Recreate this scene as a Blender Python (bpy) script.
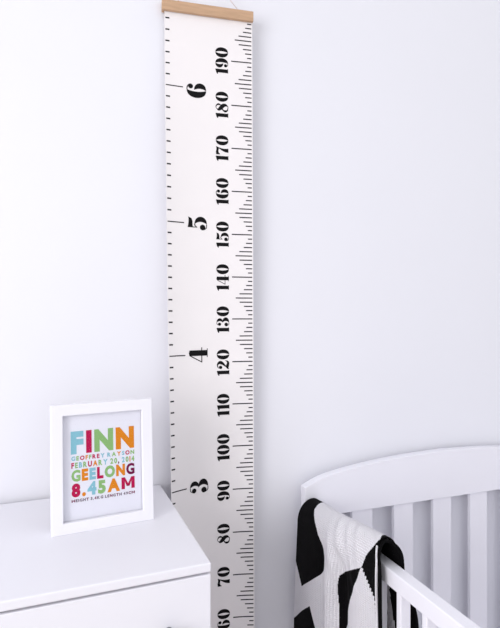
import bpy, bmesh, math, random
from mathutils import Vector, Matrix

for o in list(bpy.data.objects):
    bpy.data.objects.remove(o)
SC = bpy.context.scene
COL = SC.collection
R = math.radians
EYE = 1.311

# ------------------------------------------------------------------ camera
cam_data = bpy.data.cameras.new('camera')
cam_data.sensor_fit = 'VERTICAL'
cam_data.sensor_height = 24.0
cam_data.lens = 510.0 / 628.0 * 24.0
cam_data.clip_start = 0.02
cam = bpy.data.objects.new('camera', cam_data)
cam.location = (0, 0, EYE)
cam.rotation_euler = (R(90), 0, 0)
COL.objects.link(cam)
SC.camera = cam

# ------------------------------------------------------------------ world, light, exposure
WORLD_COL = (0.955, 0.96, 1.0)
WORLD_STRENGTH = .92
WINDOW_WATTS = 56.0
EXPOSURE = 0.0
w = bpy.data.worlds.new('world')
SC.world = w
w.use_nodes = True
bg = w.node_tree.nodes['Background']
bg.inputs['Color'].default_value = (*WORLD_COL, 1)
bg.inputs['Strength'].default_value = WORLD_STRENGTH

WYAW = 19.7                                     # the back wall runs to the right and away
WO = Vector((-0.185, 1.164, 0.0))
WA = Vector((math.cos(R(WYAW)), math.sin(R(WYAW)), 0))
WB = Vector((math.sin(R(WYAW)), -math.cos(R(WYAW)), 0))   # out of the wall, to the viewer

WIN_U, WIN_T0, WIN_T1, WIN_Z0, WIN_Z1 = -1.75, 0.80, 2.70, 0.80, 2.40
ld = bpy.data.lights.new('window_daylight', 'AREA')
ld.shape = 'RECTANGLE'
ld.size, ld.size_y = WIN_T1 - WIN_T0 - .1, WIN_Z1 - WIN_Z0 - .1
ld.energy = WINDOW_WATTS
ld.color = (1.0, 0.985, 1.0)
lo = bpy.data.objects.new('window_daylight', ld)
lo.location = WO + WA * (WIN_U - 0.16) + WB * ((WIN_T0 + WIN_T1) / 2) + Vector((0, 0, (WIN_Z0 + WIN_Z1) / 2))
lo.rotation_euler = WA.to_track_quat('-Z', 'Z').to_euler()
COL.objects.link(lo)

SC.view_settings.view_transform = 'Standard'
SC.view_settings.look = 'None'
SC.view_settings.gamma = 1.0
SC.view_settings.use_curve_mapping = False
SC.view_settings.exposure = EXPOSURE


# ------------------------------------------------------------------ materials
def lin(c):
    out = []
    for v in c:
        v /= 255.0
        out.append(v / 12.92 if v <= 0.04045 else ((v + 0.055) / 1.055) ** 2.4)
    return out


def mat(name, rgb, rough=0.5, var=0.0, scale=20.0, bump=0.0, bump_scale=200.0, metal=0.0, stretch=None, spec=0.4):
    m = bpy.data.materials.new(name)
    m.use_nodes = True
    nt = m.node_tree
    b = nt.nodes['Principled BSDF']
    c = lin(rgb)
    b.inputs['Base Color'].default_value = (*c, 1)
    b.inputs['Roughness'].default_value = rough
    b.inputs['Metallic'].default_value = metal
    b.inputs['Specular IOR Level'].default_value = spec
    tc = nt.nodes.new('ShaderNodeTexCoord')
    src = tc.outputs['Object']
    if stretch:
        mp = nt.nodes.new('ShaderNodeMapping')
        mp.inputs['Scale'].default_value = stretch
        nt.links.new(src, mp.inputs['Vector'])
        src = mp.outputs['Vector']
    if var > 0:
        n = nt.nodes.new('ShaderNodeTexNoise')
        n.inputs['Scale'].default_value = scale
        n.inputs['Detail'].default_value = 4
        nt.links.new(src, n.inputs['Vector'])
        rp = nt.nodes.new('ShaderNodeValToRGB')
        rp.color_ramp.elements[0].position = 0.3
        rp.color_ramp.elements[1].position = 0.7
        rp.color_ramp.elements[0].color = (*[v * (1 - var) for v in c], 1)
        rp.color_ramp.elements[1].color = (*[min(1, v * (1 + var)) for v in c], 1)
        nt.links.new(n.outputs['Fac'], rp.inputs['Fac'])
        nt.links.new(rp.outputs['Color'], b.inputs['Base Color'])
    if bump > 0:
        n2 = nt.nodes.new('ShaderNodeTexNoise')
        n2.inputs['Scale'].default_value = bump_scale
        nt.links.new(src, n2.inputs['Vector'])
        bp = nt.nodes.new('ShaderNodeBump')
        bp.inputs['Strength'].default_value = bump
        bp.inputs['Distance'].default_value = 0.001
        nt.links.new(n2.outputs['Fac'], bp.inputs['Height'])
        nt.links.new(bp.outputs['Normal'], b.inputs['Normal'])
    return m


def knit_mat(name, rgb, depth):
    """stocking-stitch rows along the cloth, from its UV map"""
    m = mat(name, rgb, rough=0.95, spec=0.1)
    nt = m.node_tree
    b = nt.nodes['Principled BSDF']
    uv = nt.nodes.new('ShaderNodeTexCoord')
    wv = nt.nodes.new('ShaderNodeTexWave')
    wv.wave_type = 'BANDS'
    wv.bands_direction = 'X'
    wv.inputs['Scale'].default_value = 62.0
    wv.inputs['Distortion'].default_value = 3.0
    wv.inputs['Detail'].default_value = 1.0
    wv.inputs['Detail Scale'].default_value = 8.0
    nt.links.new(uv.outputs['UV'], wv.inputs['Vector'])
    wy = nt.nodes.new('ShaderNodeTexWave')
    wy.bands_direction = 'Y'
    wy.inputs['Scale'].default_value = 80.0
    wy.inputs['Distortion'].default_value = 2.0
    nt.links.new(uv.outputs['UV'], wy.inputs['Vector'])
    mx = nt.nodes.new('ShaderNodeMath')
    mx.operation = 'MULTIPLY'
    nt.links.new(wv.outputs['Fac'], mx.inputs[0])
    nt.links.new(wy.outputs['Fac'], mx.inputs[1])
    bp = nt.nodes.new('ShaderNodeBump')
    bp.inputs['Strength'].default_value = depth
    bp.inputs['Distance'].default_value = 0.0035
    nt.links.new(mx.outputs[0], bp.inputs['Height'])
    nt.links.new(bp.outputs['Normal'], b.inputs['Normal'])
    return m


M = {
    'wall': mat('wall_paint', (235, 235, 241), 0.9, var=0.006, scale=3, bump=0.06, bump_scale=350, spec=0.15),
    'floor': mat('pale_floor', (205, 196, 188), 0.55, var=0.06, scale=6, stretch=(1, 12, 1)),
    'furniture': mat('white_lacquer', (234, 233, 239), 0.42, var=0.004, scale=8, spec=0.35),
    'crib': mat('white_painted_wood', (237, 236, 243), 0.5, var=0.006, scale=10, bump=0.03, bump_scale=90, spec=0.3),
    'inside': mat('grey_carcass', (210, 209, 214), 0.7),  # one even light grey for the dresser's back panel
    'chrome': mat('brushed_metal', (150, 150, 155), 0.3, metal=1.0),
    'canvas': mat('chart_canvas', (238, 234, 234), 0.9, var=0.006, scale=14, bump=0.08, bump_scale=900, spec=0.1),
    'ink': mat('black_ink', (14, 13, 15), 0.7, spec=0.15),
    'tick': mat('tick_ink', (36, 34, 38), 0.7, spec=0.15),
    'oak': mat('pale_oak', (194, 160, 130), 0.6, var=0.09, scale=9, stretch=(2, 2, 22), bump=0.05, spec=0.2),
    'string': mat('pale_cotton_string', (226, 214, 212), 0.9),
    'frame': mat('white_frame_paint', (238, 237, 243), 0.45, var=0.003, spec=0.3),
    'paper': mat('print_paper', (238, 238, 248), 0.85, var=0.004, spec=0.15),
    'board': mat('backing_board', (120, 100, 82), 0.9, var=0.05),
    'p_blue': mat('print_blue', (140, 196, 212), 0.8, var=0.02, spec=0.15),
    'p_crimson': mat('print_crimson', (190, 26, 82), 0.8, var=0.02, spec=0.15),
    'p_green': mat('print_green', (146, 190, 122), 0.8, var=0.02, spec=0.15),
    'p_orange': mat('print_orange', (226, 138, 34), 0.8, var=0.02, spec=0.15),
    'p_plum': mat('print_plum', (120, 22, 74), 0.8, var=0.02, spec=0.15),
    'p_grey': mat('print_grey', (112, 96, 112), 0.8, var=0.02, spec=0.15),
    'knit_white': knit_mat('white_knit', (241, 239, 244), 0.8),
    'knit_black': knit_mat('black_knit', (9, 8, 10), 0.35),
    'window_frame': mat('window_frame_paint', (240, 240, 242), 0.5),
}


def glass_mat():
    m = bpy.data.materials.new('thin_clear_glass')
    m.use_nodes = True
    nt = m.node_tree
    nt.nodes.clear()
    out = nt.nodes.new('ShaderNodeOutputMaterial')
    tr = nt.nodes.new('ShaderNodeBsdfTransparent')
    gl = nt.nodes.new('ShaderNodeBsdfGlossy')
    gl.inputs['Roughness'].default_value = 0.03
    fr = nt.nodes.new('ShaderNodeFresnel')
    fr.inputs['IOR'].default_value = 1.1
    mx = nt.nodes.new('ShaderNodeMixShader')
    nt.links.new(fr.outputs[0], mx.inputs[0])
    nt.links.new(tr.outputs[0], mx.inputs[1])
    nt.links.new(gl.outputs[0], mx.inputs[2])
    nt.links.new(mx.outputs[0], out.inputs['Surface'])
    return m


M['glass'] = glass_mat()


# ------------------------------------------------------------------ helpers
def obj(name, bm, mats, parent=None, smooth=False, loc=None, rotz=None):
    me = bpy.data.meshes.new(name)
    bmesh.ops.recalc_face_normals(bm, faces=bm.faces)
    bm.to_mesh(me)
    bm.free()
    for m in (mats if isinstance(mats, (list, tuple)) else [mats]):
        me.materials.append(m)
    if smooth:
        me.polygons.foreach_set('use_smooth', [True] * len(me.polygons))
    o = bpy.data.objects.new(name, me)
    COL.objects.link(o)
    if parent:
        o.parent = parent
    if loc is not None:
        o.location = loc
    if rotz is not None:
        o.rotation_euler = (0, 0, rotz)
    return o


def thing(name, label, cat, loc, rotz=0.0):
    o = bpy.data.objects.new(name, None)
    o.empty_display_size = 0.1
    COL.objects.link(o)
    o.location = loc
    o.rotation_euler = (0, 0, rotz)
    o['label'] = label
    o['category'] = cat
    return o


def add_box(bm, x0, x1, y0, y1, z0, z1, bev=0.0, seg=2):
    c = [(x, y, z) for x in (x0, x1) for y in (y0, y1) for z in (z0, z1)]
    vs = [bm.verts.new(p) for p in c]
    fs = []
    for q in ((0, 1, 3, 2), (4, 6, 7, 5), (0, 4, 5, 1), (2, 3, 7, 6), (0, 2, 6, 4), (1, 5, 7, 3)):
        fs.append(bm.faces.new([vs[i] for i in q]))
    if bev > 0:
        es = list({e for f_ in fs for e in f_.edges})
        bmesh.ops.bevel(bm, geom=es, offset=bev, segments=seg, profile=0.5, affect='EDGES')
    return bm


def box(x0, x1, y0, y1, z0, z1, bev=0.0015, seg=2):
    return add_box(bmesh.new(), x0, x1, y0, y1, z0, z1, bev, seg)


def prism(outline, y0, y1, bev=0.0):
    """outline in local x,z extruded along local y"""
    bm = bmesh.new()
    f0 = bm.faces.new([bm.verts.new((x, y0, z)) for x, z in outline])
    r = bmesh.ops.extrude_face_region(bm, geom=[f0])
    bmesh.ops.translate(bm, vec=(0, y1 - y0, 0), verts=[v for v in r['geom'] if isinstance(v, bmesh.types.BMVert)])
    if bev > 0:
        bm.edges.ensure_lookup_table()
        es = [e for e in bm.edges if abs(e.verts[0].co.y - e.verts[1].co.y) < 1e-6]
        bmesh.ops.bevel(bm, geom=es, offset=bev, segments=2, profile=0.5, affect='EDGES')
    return bm


def add_tube(bm, pts, rad, n=8):
    rings = []
    for i, p in enumerate(pts):
        p = Vector(p)
        d = (Vector(pts[min(i + 1, len(pts) - 1)]) - Vector(pts[max(i - 1, 0)])).normalized()
        s = d.cross(Vector((0, 0, 1)))
        if s.length < 1e-4:
            s = Vector((1, 0, 0))
        s.normalize()
        t = s.cross(d).normalized()
        rings.append([bm.verts.new(p + rad * (math.cos(k * 2 * math.pi / n) * s + math.sin(k * 2 * math.pi / n) * t)) for k in range(n)])
    for a, b in zip(rings, rings[1:]):
        for k in range(n):
            bm.faces.new((a[k], a[(k + 1) % n], b[(k + 1) % n], b[k]))
    bm.faces.new(rings[0][::-1])
    bm.faces.new(rings[-1])


def add_lathe(bm, prof, n=20, mtx=Matrix.Identity(4)):
    """prof: (radius, height); revolved about z, then moved by mtx"""
    rings = []
    for r_, h_ in prof:
        rings.append([bm.verts.new(mtx @ Vector((r_ * math.cos(k * 2 * math.pi / n), r_ * math.sin(k * 2 * math.pi / n), h_))) for k in range(n)])
    for a, b in zip(rings, rings[1:]):
        for k in range(n):
            bm.faces.new((a[k], a[(k + 1) % n], b[(k + 1) % n], b[k]))
    bm.faces.new(rings[0][::-1])
    bm.faces.new(rings[-1])


def sstep(a, b, x):
    x = min(1.0, max(0.0, (x - a) / (b - a)))
    return x * x * (3 - 2 * x)


# ------------------------------------------------------------------ the room
def structure(name, bm, m, loc, rotz):
    o = obj(name, bm, m, loc=loc, rotz=rotz)
    o['kind'] = 'structure'
    return o


# wall frame: local x along the wall, local y into it
structure('wall_back', box(-1.85, 2.9, 0.0, 0.12, 0.0, 2.6, 0), M['wall'], WO, R(WYAW))
structure('floor', box(-1.85, 2.9, -3.4, 0.12, -0.08, 0.0, 0), M['floor'], WO, R(WYAW))
bm = bmesh.new()
add_box(bm, WIN_U - .1, WIN_U, -WIN_T0, 0.0, 0, 2.6)
add_box(bm, WIN_U - .1, WIN_U, -3.4, -WIN_T1, 0, 2.6)
add_box(bm, WIN_U - .1, WIN_U, -WIN_T1, -WIN_T0, 0, WIN_Z0)
add_box(bm, WIN_U - .1, WIN_U, -WIN_T1, -WIN_T0, WIN_Z1, 2.6)
structure('wall_left', bm, M['wall'], WO, R(WYAW))
bm = bmesh.new()
ym = -(WIN_T0 + WIN_T1) / 2
for y0, y1, z0, z1 in ((-WIN_T1, -WIN_T0, WIN_Z0, WIN_Z0 + .05), (-WIN_T1, -WIN_T0, WIN_Z1 - .05, WIN_Z1),
                       (-WIN_T1, -WIN_T1 + .05, WIN_Z0, WIN_Z1), (-WIN_T0 - .05, -WIN_T0, WIN_Z0, WIN_Z1), (ym - .02, ym + .02, WIN_Z0, WIN_Z1)):
    add_box(bm, WIN_U - .08, WIN_U - .03, y0, y1, z0, z1)
win = structure('window_1', bm, M['window_frame'], WO, R(WYAW))
obj('pane', box(WIN_U - .057, WIN_U - .053, -WIN_T1 + .04, -WIN_T0 - .04, WIN_Z0 + .04, WIN_Z1 - .04, 0), M['glass'], win)

# ------------------------------------------------------------------ dresser (local x to the right, local y to the wall)
DYAW = R(21.5)
DA = Vector((math.cos(DYAW), math.sin(DYAW), 0))
DB = Vector((math.sin(DYAW), -math.cos(DYAW), 0))
DTOP = 0.926
dr = thing('dresser', 'white chest of drawers with a flat top in the left corner', 'dresser', DA * 0.234 + DB * -0.7565, DYAW)
DW, DD = 0.84, 0.39
obj('top_panel', box(-DW, 0, 0, DD, DTOP - .0145, DTOP, .0025, 3), M['furniture'], dr)
for x0, x1 in ((-.014, -.0005), (-DW + .0005, -DW + .014)):
    obj('side_panel', box(x0, x1, .0205, DD - .002, 0, DTOP - .0145, .001), M['furniture'], dr)
obj('back_panel', box(-DW + .014, -.014, DD - .012, DD - .004, .05, DTOP - .0145, 0), M['inside'], dr)
obj('plinth', box(-DW + .014, -.014, .02, .035, 0, .07, .001), M['furniture'], dr)
nd = 4
zt, zb = DTOP - .0145 - .0035, .075
hh = (zt - zb) / nd
for k in range(nd):
    z1 = zt - k * hh
    z0 = z1 - hh + .0035
    d = obj('drawer', add_box(box(-DW + .0008, -.0008, .0008, .0195, z0, z1, .0015), -DW + .03, -.03, .019, DD - .03, z0 + .015, z1 - .03), M['furniture'], dr)
    for kx in (-.067, -DW + .067):
        bmk = bmesh.new()
        kz = DTOP - .0905 if k == 0 else (z0 + z1) / 2
        mt = Matrix.Translation((kx, .001, kz)) @ Matrix.Rotation(R(90), 4, 'X')
        add_lathe(bmk, [(.006, -.002), (.005, .004), (.0045, .012), (.008, .015), (.0115, .019), (.012, .023), (.010, .026), (.004, .0275)], 24, mt)
        obj('knob', bmk, M['chrome'], d, smooth=True)

# ------------------------------------------------------------------ height chart
CH = Vector((-0.09, 1.168, 0.0))
CW = 20.4                                     # cm
chart = thing('height_chart', 'long white hanging height chart with black numbers on the back wall', 'height chart', CH)


def lean(U, V):
    """heading of the cloth across its width: the left edge curls off the wall, more so lower down"""
    pts = [(40, 50), (70, 50), (92, 47), (110, 42), (130, 36), (165, 29), (185, 20), (196, 15), (205, 14)]
    lf = pts[0][1]
    for (v0, a0), (v1, a1) in zip(pts, pts[1:]):
        if V >= v0:
            k = min(1, (V - v0) / (v1 - v0))
            lf = a0 + (a1 - a0) * k
    q = max(0.0, 1 - U / CW)
    rt = 1.0 + 10.0 * sstep(55, 130, V) + 2 * sstep(190, 199, V)
    return R(rt + (lf - rt) * q ** (1.25 + .55 * sstep(95, 150, V)))


def chart_row(V, n=42):
    x = 0.0052 + (200 - V) / 140 * 0.0055
    y = 1.198
    out = [(x, y)]
    for i in range(n):
        U = CW - (i + .5) * CW / n
        a = lean(U, V)
        x -= math.cos(a) * CW / n / 100
        y -= math.sin(a) * CW / n / 100
        out.append((x, y))
    return out[::-1]


ROWV = [28 + i * 2.0 for i in range(87)]
ROWS = [chart_row(V) for V in ROWV]
NU = 42


def on_chart(U, V, off=0.0):
    fv = (V - ROWV[0]) / 2.0
    j = min(len(ROWV) - 2, max(0, int(fv)))
    tv = fv - j
    fu = U / CW * NU
    i = min(NU - 1, max(0, int(fu)))
    tu = fu - i
    def P(jj):
        (xa, ya), (xb, yb) = ROWS[jj][i], ROWS[jj][i + 1]
        return xa + (xb - xa) * tu, ya + (yb - ya) * tu, xb - xa, yb - ya
    a, b = P(j), P(j + 1)
    x, y = a[0] + (b[0] - a[0]) * tv, a[1] + (b[1] - a[1]) * tv
    dx, dy = a[2], a[3]
    l = math.hypot(dx, dy)
    return Vector((x + dy / l * off, y - dx / l * off, V / 100)) - CH


bm = bmesh.new()
grid = {}
VT = 199.9
vv = [V for V in ROWV if V < VT] + [VT]
for s, off in ((0, 0.0), (1, -0.0006)):
    for j, V in enumerate(vv):
        for i in range(NU + 1):
            grid[s, j, i] = bm.verts.new(on_chart(i * CW / NU, V, off))
for j in range(len(vv) - 1):
    for i in range(NU):
        bm.faces.new((grid[0, j, i], grid[0, j, i + 1], grid[0, j + 1, i + 1], grid[0, j + 1, i]))
        bm.faces.new((grid[1, j, i], grid[1, j + 1, i], grid[1, j + 1, i + 1], grid[1, j, i + 1]))
    for i in (0, NU):
        bm.faces.new((grid[0, j, i], grid[0, j + 1, i], grid[1, j + 1, i], grid[1, j, i]))
for j in (0, len(vv) - 1):
    for i in range(NU):
        bm.faces.new((grid[0, j, i], grid[1, j, i], grid[1, j, i + 1], grid[0, j, i + 1]))
bmesh.ops.recalc_face_normals(bm, faces=bm.faces)


def ink_face(pts, mi, off=0.00035):
    f_ = bm.faces.new([bm.verts.new(on_chart(U, V, off)) for U, V in pts])
    f_.material_index = mi


def ink_rect(u0, u1, v, th, mi):
    n = max(1, int((u1 - u0) / 1.0))
    for k in range(n):
        a, b = u0 + (u1 - u0) * k / n, u0 + (u1 - u0) * (k + 1) / n
        ink_face([(a, v - th / 2), (b, v - th / 2), (b, v + th / 2), (a, v + th / 2)], mi)


# the print is a little stretched along the cloth
def warp(v, tab):
    if v <= tab[0][0]:
        return v + tab[0][1]
    for (a, da), (b, db) in zip(tab, tab[1:]):
        if v <= b:
            return v + da + (db - da) * (v - a) / (b - a)
    return v + tab[-1][1]


INCH = [(60, .45), (91.4, .45), (121.9, -.15), (152.4, -.62), (182.9, -.12), (200, -.1)]
CENTI = [(60, .1), (70, .1), (80, .1), (90, .2), (100, .3), (110, .15), (120, 0), (130, -.05), (140, -.28), (150, -.35), (180, -.28), (190, 0), (200, 0)]

# ticks: inches down the left edge, centimetres down the right one
for n in range(12, 79):
    v = warp(n * 2.54, INCH)
    if n % 12 == 0:
        ink_rect(0.2, 4.1, v, 0.24, 2)
    else:
        ink_rect(0.2, 1.12, v, 0.32, 2)
LEN = [4.8, 1.0, 1.5, 2.0, 3.0, 3.95, 3.05, 2.0, 1.45, 1.0]
for n in range(30, 200):
    ink_rect(20.15 - LEN[n % 10], 20.15, warp(n, CENTI), 0.25, 2)


# fat-face numerals: strokes of varying width in a box one unit high (x right, y up)
def smooth_pts(pts, n=6):
    out = []
    P = [pts[0]] + list(pts) + [pts[-1]]
    for k in range(1, len(P) - 2):
        for s in range(n):
            t = s / n
            out.append(tuple(0.5 * (2 * b + (c - a) * t + (2 * a - 5 * b + 4 * c - d) * t * t + (3 * b - a - 3 * c + d) * t ** 3)
                             for a, b, c, d in zip(P[k - 1], P[k], P[k + 1], P[k + 2])))
    out.append(pts[-1])
    return out


def ribbon(pts, n=6):
    P = smooth_pts(pts, n) if len(pts) > 2 else list(pts)
    L, Rr = [], []
    for i, (x, y, wd) in enumerate(P):
        a, b = P[max(0, i - 1)], P[min(len(P) - 1, i + 1)]
        dx, dy = b[0] - a[0], b[1] - a[1]
        l = math.hypot(dx, dy) or 1
        L.append((x - dy / l * wd / 2, y + dx / l * wd / 2))
        Rr.append((x + dy / l * wd / 2, y - dx / l * wd / 2))
    return [[L[i], L[i + 1], Rr[i + 1], Rr[i]] for i in range(len(P) - 1)]


def ball(x, y, r):
    return [[(x + r * math.cos(k * math.pi / 8), y + r * math.sin(k * math.pi / 8)) for k in range(16)]]


def crescent(cx, cy, a, b, side, inner, tip=0.02, n=14):
    """half ellipse on one side with a leaf-shaped hollow whose half width is `inner`"""
    out = []
    for k in range(n):
        q = []
        for t in (k / n, (k + 1) / n):
            y = b * math.cos(math.pi * t)
            xo = a * math.sin(math.pi * t) ** 0.85 + 0.0
            xi = max(0.0, inner * (1 - (y / b) ** 2))
            xo = max(xo, xi + tip * .5)
            q.append((cx + side * xi, cx + side * xo, cy + y))
        out.append([(q[0][0], q[0][2]), (q[0][1], q[0][2]), (q[1][1], q[1][2]), (q[1][0], q[1][2])])
    return out


GLYPH = {
    '0': (.80, crescent(.40, .5, .40, .5, -1, .10) + crescent(.40, .5, .40, .5, 1, .10)),
    '1': (.44, [[(.09, 0), (.43, 0), (.43, .05), (.40, .06), (.12, .06), (.09, .05)],
                [(.12, .05), (.40, .05), (.40, 1), (.34, 1), (.12, .86)],
                [(.0, .80), (.12, .80), (.12, .86), (.24, .93), (.34, 1.0), (.12, .94), (.0, .86)]]),
    '2': (.74, ball(.17, .70, .135) + ribbon([(.06, .74, .02), (.16, .90, .05), (.36, .955, .09), (.52, .84, .2), (.55, .70, .28), (.46, .52, .2), (.26, .30, .1), (.06, .05, .06)])
          + ribbon([(.03, .04, .03), (.12, .13, .16), (.26, .15, .24), (.44, .10, .2), (.6, .12, .16), (.69, .26, .05), (.70, .34, .02)])),
    '3': (.76, crescent(.34, .75, .33, .25, 1, .10) + crescent(.32, .27, .42, .27, 1, .13) + ball(.19, .77, .125) + ball(.17, .23, .145)
          + ribbon([(.10, .84, .03), (.2, .97, .04), (.34, .985, .04)]) + ribbon([(.06, .16, .03), (.16, .03, .04), (.32, .015, .04)])),
    '4': (.76, [[(.34, 0), (.62, 0), (.62, .96), (.46, 1.0), (.34, .96)], [(.26, 0), (.70, 0), (.70, .035), (.26, .035)]]
          + ribbon([(.36, .96, .045), (.03, .33, .045)]) + ribbon([(.0, .31, .045), (.76, .31, .045)])),
    '5': (.74, [[(.16, .72), (.30, .75), (.48, .75), (.62, .80), (.70, .98), (.60, .95), (.40, .955), (.16, 1.0)]]
          + ribbon([(.18, .74, .04), (.18, .50, .035)]) + crescent(.34, .32, .38, .32, 1, .12) + ball(.18, .22, .145)
          + ribbon([(.18, .52, .03), (.26, .62, .05), (.36, .635, .05)]) + ribbon([(.06, .14, .03), (.16, .03, .04), (.34, .015, .04)])),
    '6': (.78, crescent(.40, .5, .40, .5, -1, .08) + crescent(.40, .31, .36, .31, 1, .09) + ball(.58, .80, .125)
          + ribbon([(.38, .985, .04), (.54, .97, .05), (.68, .86, .04)])),
    '7': (.70, [[(.02, .66), (.06, .66), (.14, .76), (.28, .80), (.48, .76), (.66, .92), (.66, 1.0), (.60, .96), (.42, .95), (.22, 1.0), (.08, .97), (.02, 1.0)]]
          + ribbon([(.62, .92, .05), (.50, .66, .1), (.40, .42, .2), (.36, .20, .28), (.36, .0, .32)])),
    '8': (.78, ribbon([(.24, .90, .05), (.20, .76, .2), (.34, .58, .3), (.52, .42, .3), (.58, .22, .22), (.50, .06, .06)])
          + ribbon([(.24, .92, .04), (.40, .98, .05), (.56, .90, .1), (.62, .76, .14), (.56, .62, .08), (.44, .53, .04)])
          + ribbon([(.34, .50, .04), (.16, .40, .1), (.09, .24, .17), (.16, .08, .1), (.38, .015, .05), (.52, .05, .06)])),
}
g6 = GLYPH['6']
GLYPH['9'] = (g6[0], [[(g6[0] - x, 1 - y) for x, y in p] for p in g6[1]])


def numeral(text, u_top, height, v_mid, gap=.07, sx=1.0):
    """numbers lie on their side: their tops face the left edge, they read upwards"""
    wid = sum(GLYPH[c][0] for c in text) * sx + gap * (len(text) - 1)
    pos = -wid / 2
    for c in text:
        for poly in GLYPH[c][1]:
            pts = [(u_top + (1 - y) * height, v_mid + (pos + x * sx) * height) for x, y in poly]
            area = sum(p[0] * q[1] - q[0] * p[1] for p, q in zip(pts, pts[1:] + pts[:1]))
            if abs(area) > 1e-5:
                ink_face(pts, 1, 0.0004)
        pos += GLYPH[c][0] * sx + gap


for n in range(30, 200, 10):
    numeral(str(n), 11.65, 2.95, warp(n, CENTI) - 0.15, gap=.06, sx=.98)
for n in range(1, 7):
    numeral(str(n), 4.95, 4.5, warp(n * 30.48, INCH) - (0.4 if n == 6 else 0.0), sx=1.0)

me = bpy.data.meshes.new('canvas')
bm.to_mesh(me)
bm.free()
for k in ('canvas', 'ink', 'tick'):
    me.materials.append(M[k])
cv = bpy.data.objects.new('canvas', me)
COL.objects.link(cv)
cv.parent = chart

# the wooden bar: a slat before and a slat behind the top of the cloth
pl, pr = on_chart(0, 199.4) + CH, on_chart(CW, 199.4) + CH
byaw = math.atan2(pr.y - pl.y, pr.x - pl.x)
blen = math.hypot(pr.x - pl.x, pr.y - pl.y)
blocal = Vector((pl.x, pl.y, 0)) - CH
for y0, y1 in ((-.0095, -.001), (.0014, .0065)):
    obj('wooden_slat', box(-.006, blen + .0008, y0, y1, 1.9935, 2.0165, .0012), M['oak'], chart, loc=blocal, rotz=byaw)
bm = bmesh.new()
p0, p1 = Vector((.022, .0, 2.0155)), Vector((blen - .03, .0, 2.0155))
ba = Vector((math.cos(byaw), math.sin(byaw), 0))
apex = WO + WA * 0.102 + WB * 0.0045 + Vector((0, 0, 2.098)) - CH
add_tube(bm, [blocal + ba * p0.x + Vector((0, 0, 2.0155)), apex, blocal + ba * p1.x + Vector((0, 0, 2.0155))], .0009, 8)
obj('string', bm, M['string'], chart, smooth=True)

# ------------------------------------------------------------------ crib (local x along the headboard, local y to the wall)
CYAW = R(20)
CP = Vector((0.1321, 1.225, 0.0))
crib = thing('crib', 'white slatted wooden crib with an arched headboard in the right corner', 'crib', CP, CYAW)
CWD = 0.828
HT = .024


def arch(x):
    pts = [(0, .8925), (.025, .905), (.054, .9148), (.1, .9225), (.1526, .9300), (.22, .9368), (.30, .942), (.414, .945)]
    x = min(x, CWD - x)
    for (a, ha), (b, hb) in zip(pts, pts[1:]):
        if x <= b + 1e-9:
            return ha + (hb - ha) * (x - a) / (b - a)
    return pts[-1][1]


def headboard(y0, y1):
    xs = [i * CWD / 60 for i in range(61)]
    hs = [arch(x) for x in xs]
    for _ in range(2):
        hs = [hs[0]] + [(a + 2 * b + c) / 4 for a, b, c in zip(hs, hs[1:], hs[2:])] + [hs[-1]]
    out = [(x, h) for x, h in zip(xs, hs)] + [(CWD, .818), (0, .818)]
    return prism(out, y0, y1, .002)


CLEN = 1.26
for y0, slat_y in ((0.0, .008), (-CLEN - HT, -CLEN - HT + .008)):
    obj('end_panel', headboard(y0, y0 + HT), M['crib'], crib)
    for x0, x1 in ((0, .05), (CWD - .05, CWD)):
        obj('post', box(x0, x1, y0, y0 + HT, 0, .8185, .002), M['crib'], crib)
    for k in range(-2, 3):
        c = .414 + k * .1248
        obj('slat', box(c - .030, c + .030, slat_y, slat_y + .011, .25, .823, .0015), M['crib'], crib)
    obj('lower_rail', box(.05, CWD - .05, y0 + .001, y0 + HT - .001, .22, .285, .002), M['crib'], crib)
for x0 in (.004, CWD - .0295):
    obj('side_rail', box(x0, x0 + .0255, -CLEN, 0, .8220, .8535, .0025, 3), M['crib'], crib)
    obj('lower_rail', box(x0, x0 + .0245, -CLEN, 0, .24, .275, .003, 3), M['crib'], crib)
    t = .358 - .068 * 5
    while t < CLEN - .03:
        obj('baluster', box(x0 + .001, x0 + .022, -t - .0065, -t + .0065, .27, .8255, .002), M['crib'], crib)
        t += .068
obj('mattress_base', box(.052, CWD - .052, -CLEN + .002, -.002, .285, .30, .002), M['crib'], crib)

# ------------------------------------------------------------------ blanket over the side rail (same local axes as the crib; y = -t)
from math import exp


def ridge(t):
    return .868 + .004 * sstep(0, .06, t) + .035 * sstep(.06, .36, t)


def cloth(t, v, inset=0.0):
    """t along the rail from the headboard, v arc length across: v<0 hangs outside, v>0 inside"""
    top = ridge(t)
    out = v < 0
    near = sstep(.12, .32, t)
    a = (.040 - .016 * near if out else .033 + .005 * near) - inset
    b = .050 + .012 * near - inset
    q = 0.5 * math.pi * (a + b) / 2 * 1.02
    s = abs(v)
    if s < q:
        th = s / q * math.pi / 2
        du, dz = a * math.sin(th), b * (1 - math.cos(th))
        hang = 0.0
    else:
        hang = s - q
        du, dz = a, b + hang
    g = lambda c, w_: exp(-((t - c) / w_) ** 2)
    if out:
        k = sstep(0, .16, s)
        fold = .015 * g(.168, .022) - .014 * g(.208, .018) + .005 * g(.07, .04) - .005 * g(.128, .016) + .004 * g(.27, .03)
        du += k * fold + .05 * hang * (0.25 + .35 * g(0.02, .06))
        w1 = math.sin((t * 1.0 - s * .55) * 170) * .0026 * g(.20, .06) * sstep(.0, .03, s + .012) * (1 - sstep(.10, .17, s))
        du += w1
        dz -= w1 * (1 - sstep(0, q, s))
    else:
        du += .10 * hang + .006 * math.sin(t * 40) * sstep(0, .12, s)
    u = .0185 - .0135 * near + (-du if out else du)
    return Vector((u, -t, top - inset - dz))


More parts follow.
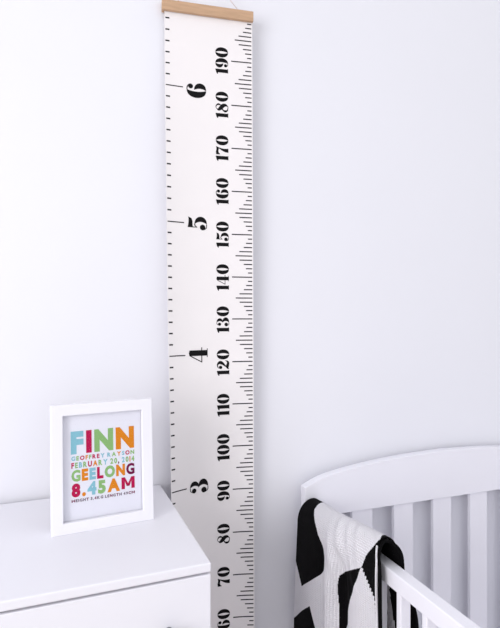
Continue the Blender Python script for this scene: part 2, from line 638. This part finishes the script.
# motifs of the knit, in cloth coordinates (t, v)
def saw(a, b, n, depth):
    out = []
    nx, ny = -(b[1] - a[1]), b[0] - a[0]
    l = math.hypot(nx, ny)
    for k in range(n):
        for f_, d in ((k / n, 0.0), ((k + .55) / n, depth)):
            out.append((a[0] + (b[0] - a[0]) * f_ + nx / l * d, a[1] + (b[1] - a[1]) * f_ + ny / l * d))
    return out


BLACK_POLYS = [
    [(-.01, .012), (.012, .018), (.041, .014), (.0525, -.0145), (.0585, -.028), (.069, -.037), (.1005, -.0595), (.1125, -.073), (.126, -.0865),
     (.1315, -.094), (.141, -.124), (.12, -.151), (.0405, -.211), (.0, -.168), (-.01, -.165)],
    [(-.01, -.310), (.0, -.3025), (.0405, -.268), (.0825, -.235), (.1035, -.2725), (.125, -.34), (.11, -.40), (-.01, -.40)],
    [(.195, -.1235), (.2025, -.115), (.279, -.0735), (.208, -.2245), (.212, -.238), (.196, -.25), (.194, -.2275), (.1935, -.1825), (.191, -.148)],
    [(.2795, -.0735), (.2925, -.052), (.3075, -.034), (.315, -.015), (.304, .012), (.300, .06), (.300, .32), (.36, .32), (.36, -.20), (.331, -.20)]
    + saw((.3265, -.16), (.3205, -.115), 6, -.005) + saw((.3205, -.115), (.2795, -.0745), 8, -.0055),
]
WHITE_POLYS = []


def inside(p, poly):
    x, y = p
    c = False
    j = len(poly) - 1
    for i in range(len(poly)):
        xi, yi = poly[i]
        xj, yj = poly[j]
        if (yi > y) != (yj > y) and x < (xj - xi) * (y - yi) / (yj - yi) + xi:
            c = not c
        j = i
    return c


def sheet(bm, t0f, t1f, v0, v1, nt, nv, inset, colour, thick):
    uvl = bm.loops.layers.uv.verify()
    g = {}
    for j in range(nv + 1):
        v = v0 + (v1 - v0) * j / nv
        for i in range(nt + 1):
            a, b = t0f(v), t1f(v)
            t = a + (b - a) * i / nt
            for s in (0, 1):
                g[s, j, i] = (bm.verts.new(cloth(t, v, inset + s * thick)), t, v)

    def face(keys, mi):
        f_ = bm.faces.new([g[k][0] for k in keys])
        f_.material_index = mi
        f_.smooth = True
        for lp, k in zip(f_.loops, keys):
            lp[uvl].uv = (g[k][1], g[k][2])
    for j in range(nv):
        for i in range(nt):
            ks = [(j, i), (j, i + 1), (j + 1, i + 1), (j + 1, i)]
            tc = sum(g[0, *k][1] for k in ks) / 4
            vc = sum(g[0, *k][2] for k in ks) / 4
            mi = colour(tc, vc, i / nt)
            face([(0, *k) for k in ks], mi)
            if thick:
                face([(1, *k) for k in reversed(ks)], mi)
    for j in range(nv):
        for i in (0, nt):
            face([(0, j, i), (0, j + 1, i), (1, j + 1, i), (1, j, i)], colour(g[0, j, i][1], g[0, j, i][2], i / nt))
    for i in range(nt):
        for j in (0, nv):
            face([(0, j, i), (0, j, i + 1), (1, j, i + 1), (1, j, i)], colour(g[0, j, i][1], g[0, j, i][2], i / nt))


def outer_colour(t, v, k):
    if k > .985 and v < -.03:
        return 0                                  # the pale hem of the upper layer
    return 1 if any(inside((t, v), p) for p in BLACK_POLYS) else 0


def inner_colour(t, v, k):
    # black lining with one pale motif on the side that hangs inside the crib
    if v > .09 and abs(t - .283) < (v - .07) * .09:
        return 0
    return 1


bm = bmesh.new()
END_OUT = lambda v: .3265 - .010 * sstep(-.060, -.025, v) + (.006 * sstep(.05, .25, -v) if v < 0 else -.012 * sstep(0, .1, v))
START = lambda v: .004 + (-.006 * sstep(.05, .25, -v))
sheet(bm, START, END_OUT, -.36, .30, 300, 520, 0.0, outer_colour, .003)
sheet(bm, lambda v: START(v) + .002, lambda v: END_OUT(v) + .006 + .014 * sstep(-.02, .05, v) + .026 * sstep(.06, .16, v), -.36, .30, 110, 300, .0045, inner_colour, .003)
blanket = obj('blanket', bm, [M['knit_white'], M['knit_black']], loc=CP, rotz=CYAW)
blanket['label'] = 'white knitted blanket with black geometric motifs draped over the crib rail'
blanket['category'] = 'blanket'

# ------------------------------------------------------------------ framed print on the dresser
FYAW = R(26)
FW, FH, FM, FD = .1795, .2245, .0195, .022
fr = thing('picture_frame', 'white framed birth print with colourful lettering standing on the white dresser', 'picture frame', (-.3413, .8776, DTOP), FYAW)
LEANM = Matrix.Rotation(R(-4.0), 4, 'X')


def fobj(name, bm, m, parent=fr, smooth=False):
    bmesh.ops.transform(bm, matrix=LEANM, verts=bm.verts)
    return obj(name, bm, m, parent, smooth)


bm = bmesh.new()
prof = [(0, 0.0), (FM, 0.0), (FM, .008), (FM - .004, .008), (FM - .004, FD), (0, FD)]   # (inset, depth)
rings = []
for ins, dy in prof:
    rings.append([bm.verts.new(p) for p in ((ins, dy, ins), (FW - ins, dy, ins), (FW - ins, dy, FH - ins), (ins, dy, FH - ins))])
for k in range(len(prof)):
    a, b = rings[k], rings[(k + 1) % len(prof)]
    for i in range(4):
        bm.faces.new((a[i], a[(i + 1) % 4], b[(i + 1) % 4], b[i]))
es = [e for e in bm.edges if all(v.co.y < 1e-6 for v in e.verts) and not (abs(e.verts[0].co.x - e.verts[1].co.x) > 1e-5 and abs(e.verts[0].co.z - e.verts[1].co.z) > 1e-5)]
bmesh.ops.bevel(bm, geom=es, offset=.0012, segments=2, profile=.5, affect='EDGES')
fobj('frame_moulding', bm, M['frame'])
g0 = FM - .0035
fobj('glass', box(g0, FW - g0, .0084, .0096, g0, FH - g0, 0), M['glass'])
fobj('backing_board', box(g0, FW - g0, .0125, .0155, g0, FH - g0, 0), M['board'])
bm = prism([(FW * .38, .0), (FW * .62, .0), (FW * .56, FH * .7), (FW * .44, FH * .7)], .0, .003)
bmesh.ops.transform(bm, matrix=Matrix.Translation((0, .0165 + .055, 0)) @ Matrix.Rotation(R(18.5), 4, 'X'), verts=bm.verts)
st = obj('easel_strut', bm, M['board'], fr)

# print: paper with its lettering, one mesh
LINES = [
    # text, left, right, top, bottom (fractions of the window), colours letter by letter
    ('FINN', .10, .905, .160, .378, 'bcgo'),
    ('GEOFFREY RAYSON', .105, .905, .398, .440, 'bgcogcrb bgobcg'.replace('r', 'c')),
    ('FEBRUARY 20, 2014', .105, .905, .458, .512, 'cgbgcogb ggp bgog'),
    ('GEELONG', .105, .905, .526, .640, 'gobcgop'),
    ('8.45AM', .105, .905, .657, .785, 'cobgoc'),
    ('WEIGHT 3.4KG LENGTH 49CM', .105, .905, .805, .833, 'pxpxxp xxpxx xxpxpx xxpp'),
]
CODE = {'b': 1, 'c': 2, 'g': 3, 'o': 4, 'p': 5, 'x': 6}
x0, x1, z0, z1 = FM, FW - FM, FM, FH - FM
bm = add_box(bmesh.new(), g0, FW - g0, .0101, .0122, g0, FH - g0)
PW, PH = x1 - x0, z1 - z0


def letter_mesh(ch, weight):
    if ch in 'MW':                                # broad straight letters drawn as strokes
        t = .17 + weight
        vs = [(0, 0), (t, 0), (t, .72), (0, .72), (.9 - t, 0), (.9, 0), (.9, .72), (.9 - t, .72),
              (t * .55, .72), (t, .72), (.45 + t * .42, .16), (.45 - t * .42, .16), (.9 - t, .72), (.9 - t * .55, .72)]
        if ch == 'W':
            vs = [(x, .72 - y) for x, y in vs]
        return vs, [(0, 1, 2, 3), (4, 5, 6, 7), (8, 11, 10, 9), (12, 11, 10, 13)]
    cu = bpy.data.curves.new('letter', 'FONT')
    cu.body = ch
    cu.offset = weight
    cu.resolution_u = 3
    o = bpy.data.objects.new('letter', cu)
    COL.objects.link(o)
    bpy.context.view_layer.update()
    m_ = bpy.data.meshes.new_from_object(o.evaluated_get(bpy.context.evaluated_depsgraph_get()))
    bpy.data.objects.remove(o)
    bpy.data.curves.remove(cu)
    vs = [(v.co.x, v.co.y) for v in m_.vertices]
    fs = [tuple(p.vertices) for p in m_.polygons]
    bpy.data.meshes.remove(m_)
    return vs, fs


CACHE = {}
for text, fl, frr, ft, fb, cols in LINES:
    big = (fb - ft) > .06
    wgt = .06 if big else .045
    spacing = .10 if big else .16
    items, pen, top = [], 0.0, .0
    for ch, cc in zip(text, cols):
        if ch == ' ':
            pen += .30
            continue
        key = (ch, .02 if ch == 'G' else wgt)
        if key not in CACHE:
            CACHE[key] = letter_mesh(ch, wgt)
        vs, fs = CACHE[key]
        lo_, hi_ = min(v[0] for v in vs), max(v[0] for v in vs)
        items.append((vs, fs, pen - lo_, CODE[cc]))
        pen += hi_ - lo_ + spacing
    total = pen - spacing
    cap = max(v[1] for v in CACHE[('E' if ('E', wgt) in CACHE else text[0], wgt)][0])
    base = min(v[1] for v in CACHE[('E' if ('E', wgt) in CACHE else text[0], wgt)][0])
    sx = (frr - fl) * PW / total
    sz = (fb - ft) * PH / (cap - base)
    for vs, fs, dx, mi in items:
        nv = [bm.verts.new((x0 + fl * PW + (x + dx) * sx, .00988, z1 - fb * PH + (y - base) * sz)) for x, y in vs]
        for f_ in fs:
            try:
                nf = bm.faces.new([nv[i] for i in f_])
                nf.material_index = mi
            except ValueError:
                pass
bmesh.ops.transform(bm, matrix=LEANM, verts=bm.verts)
obj('print', bm, [M['paper'], M['p_blue'], M['p_crimson'], M['p_green'], M['p_orange'], M['p_plum'], M['p_grey']], fr)
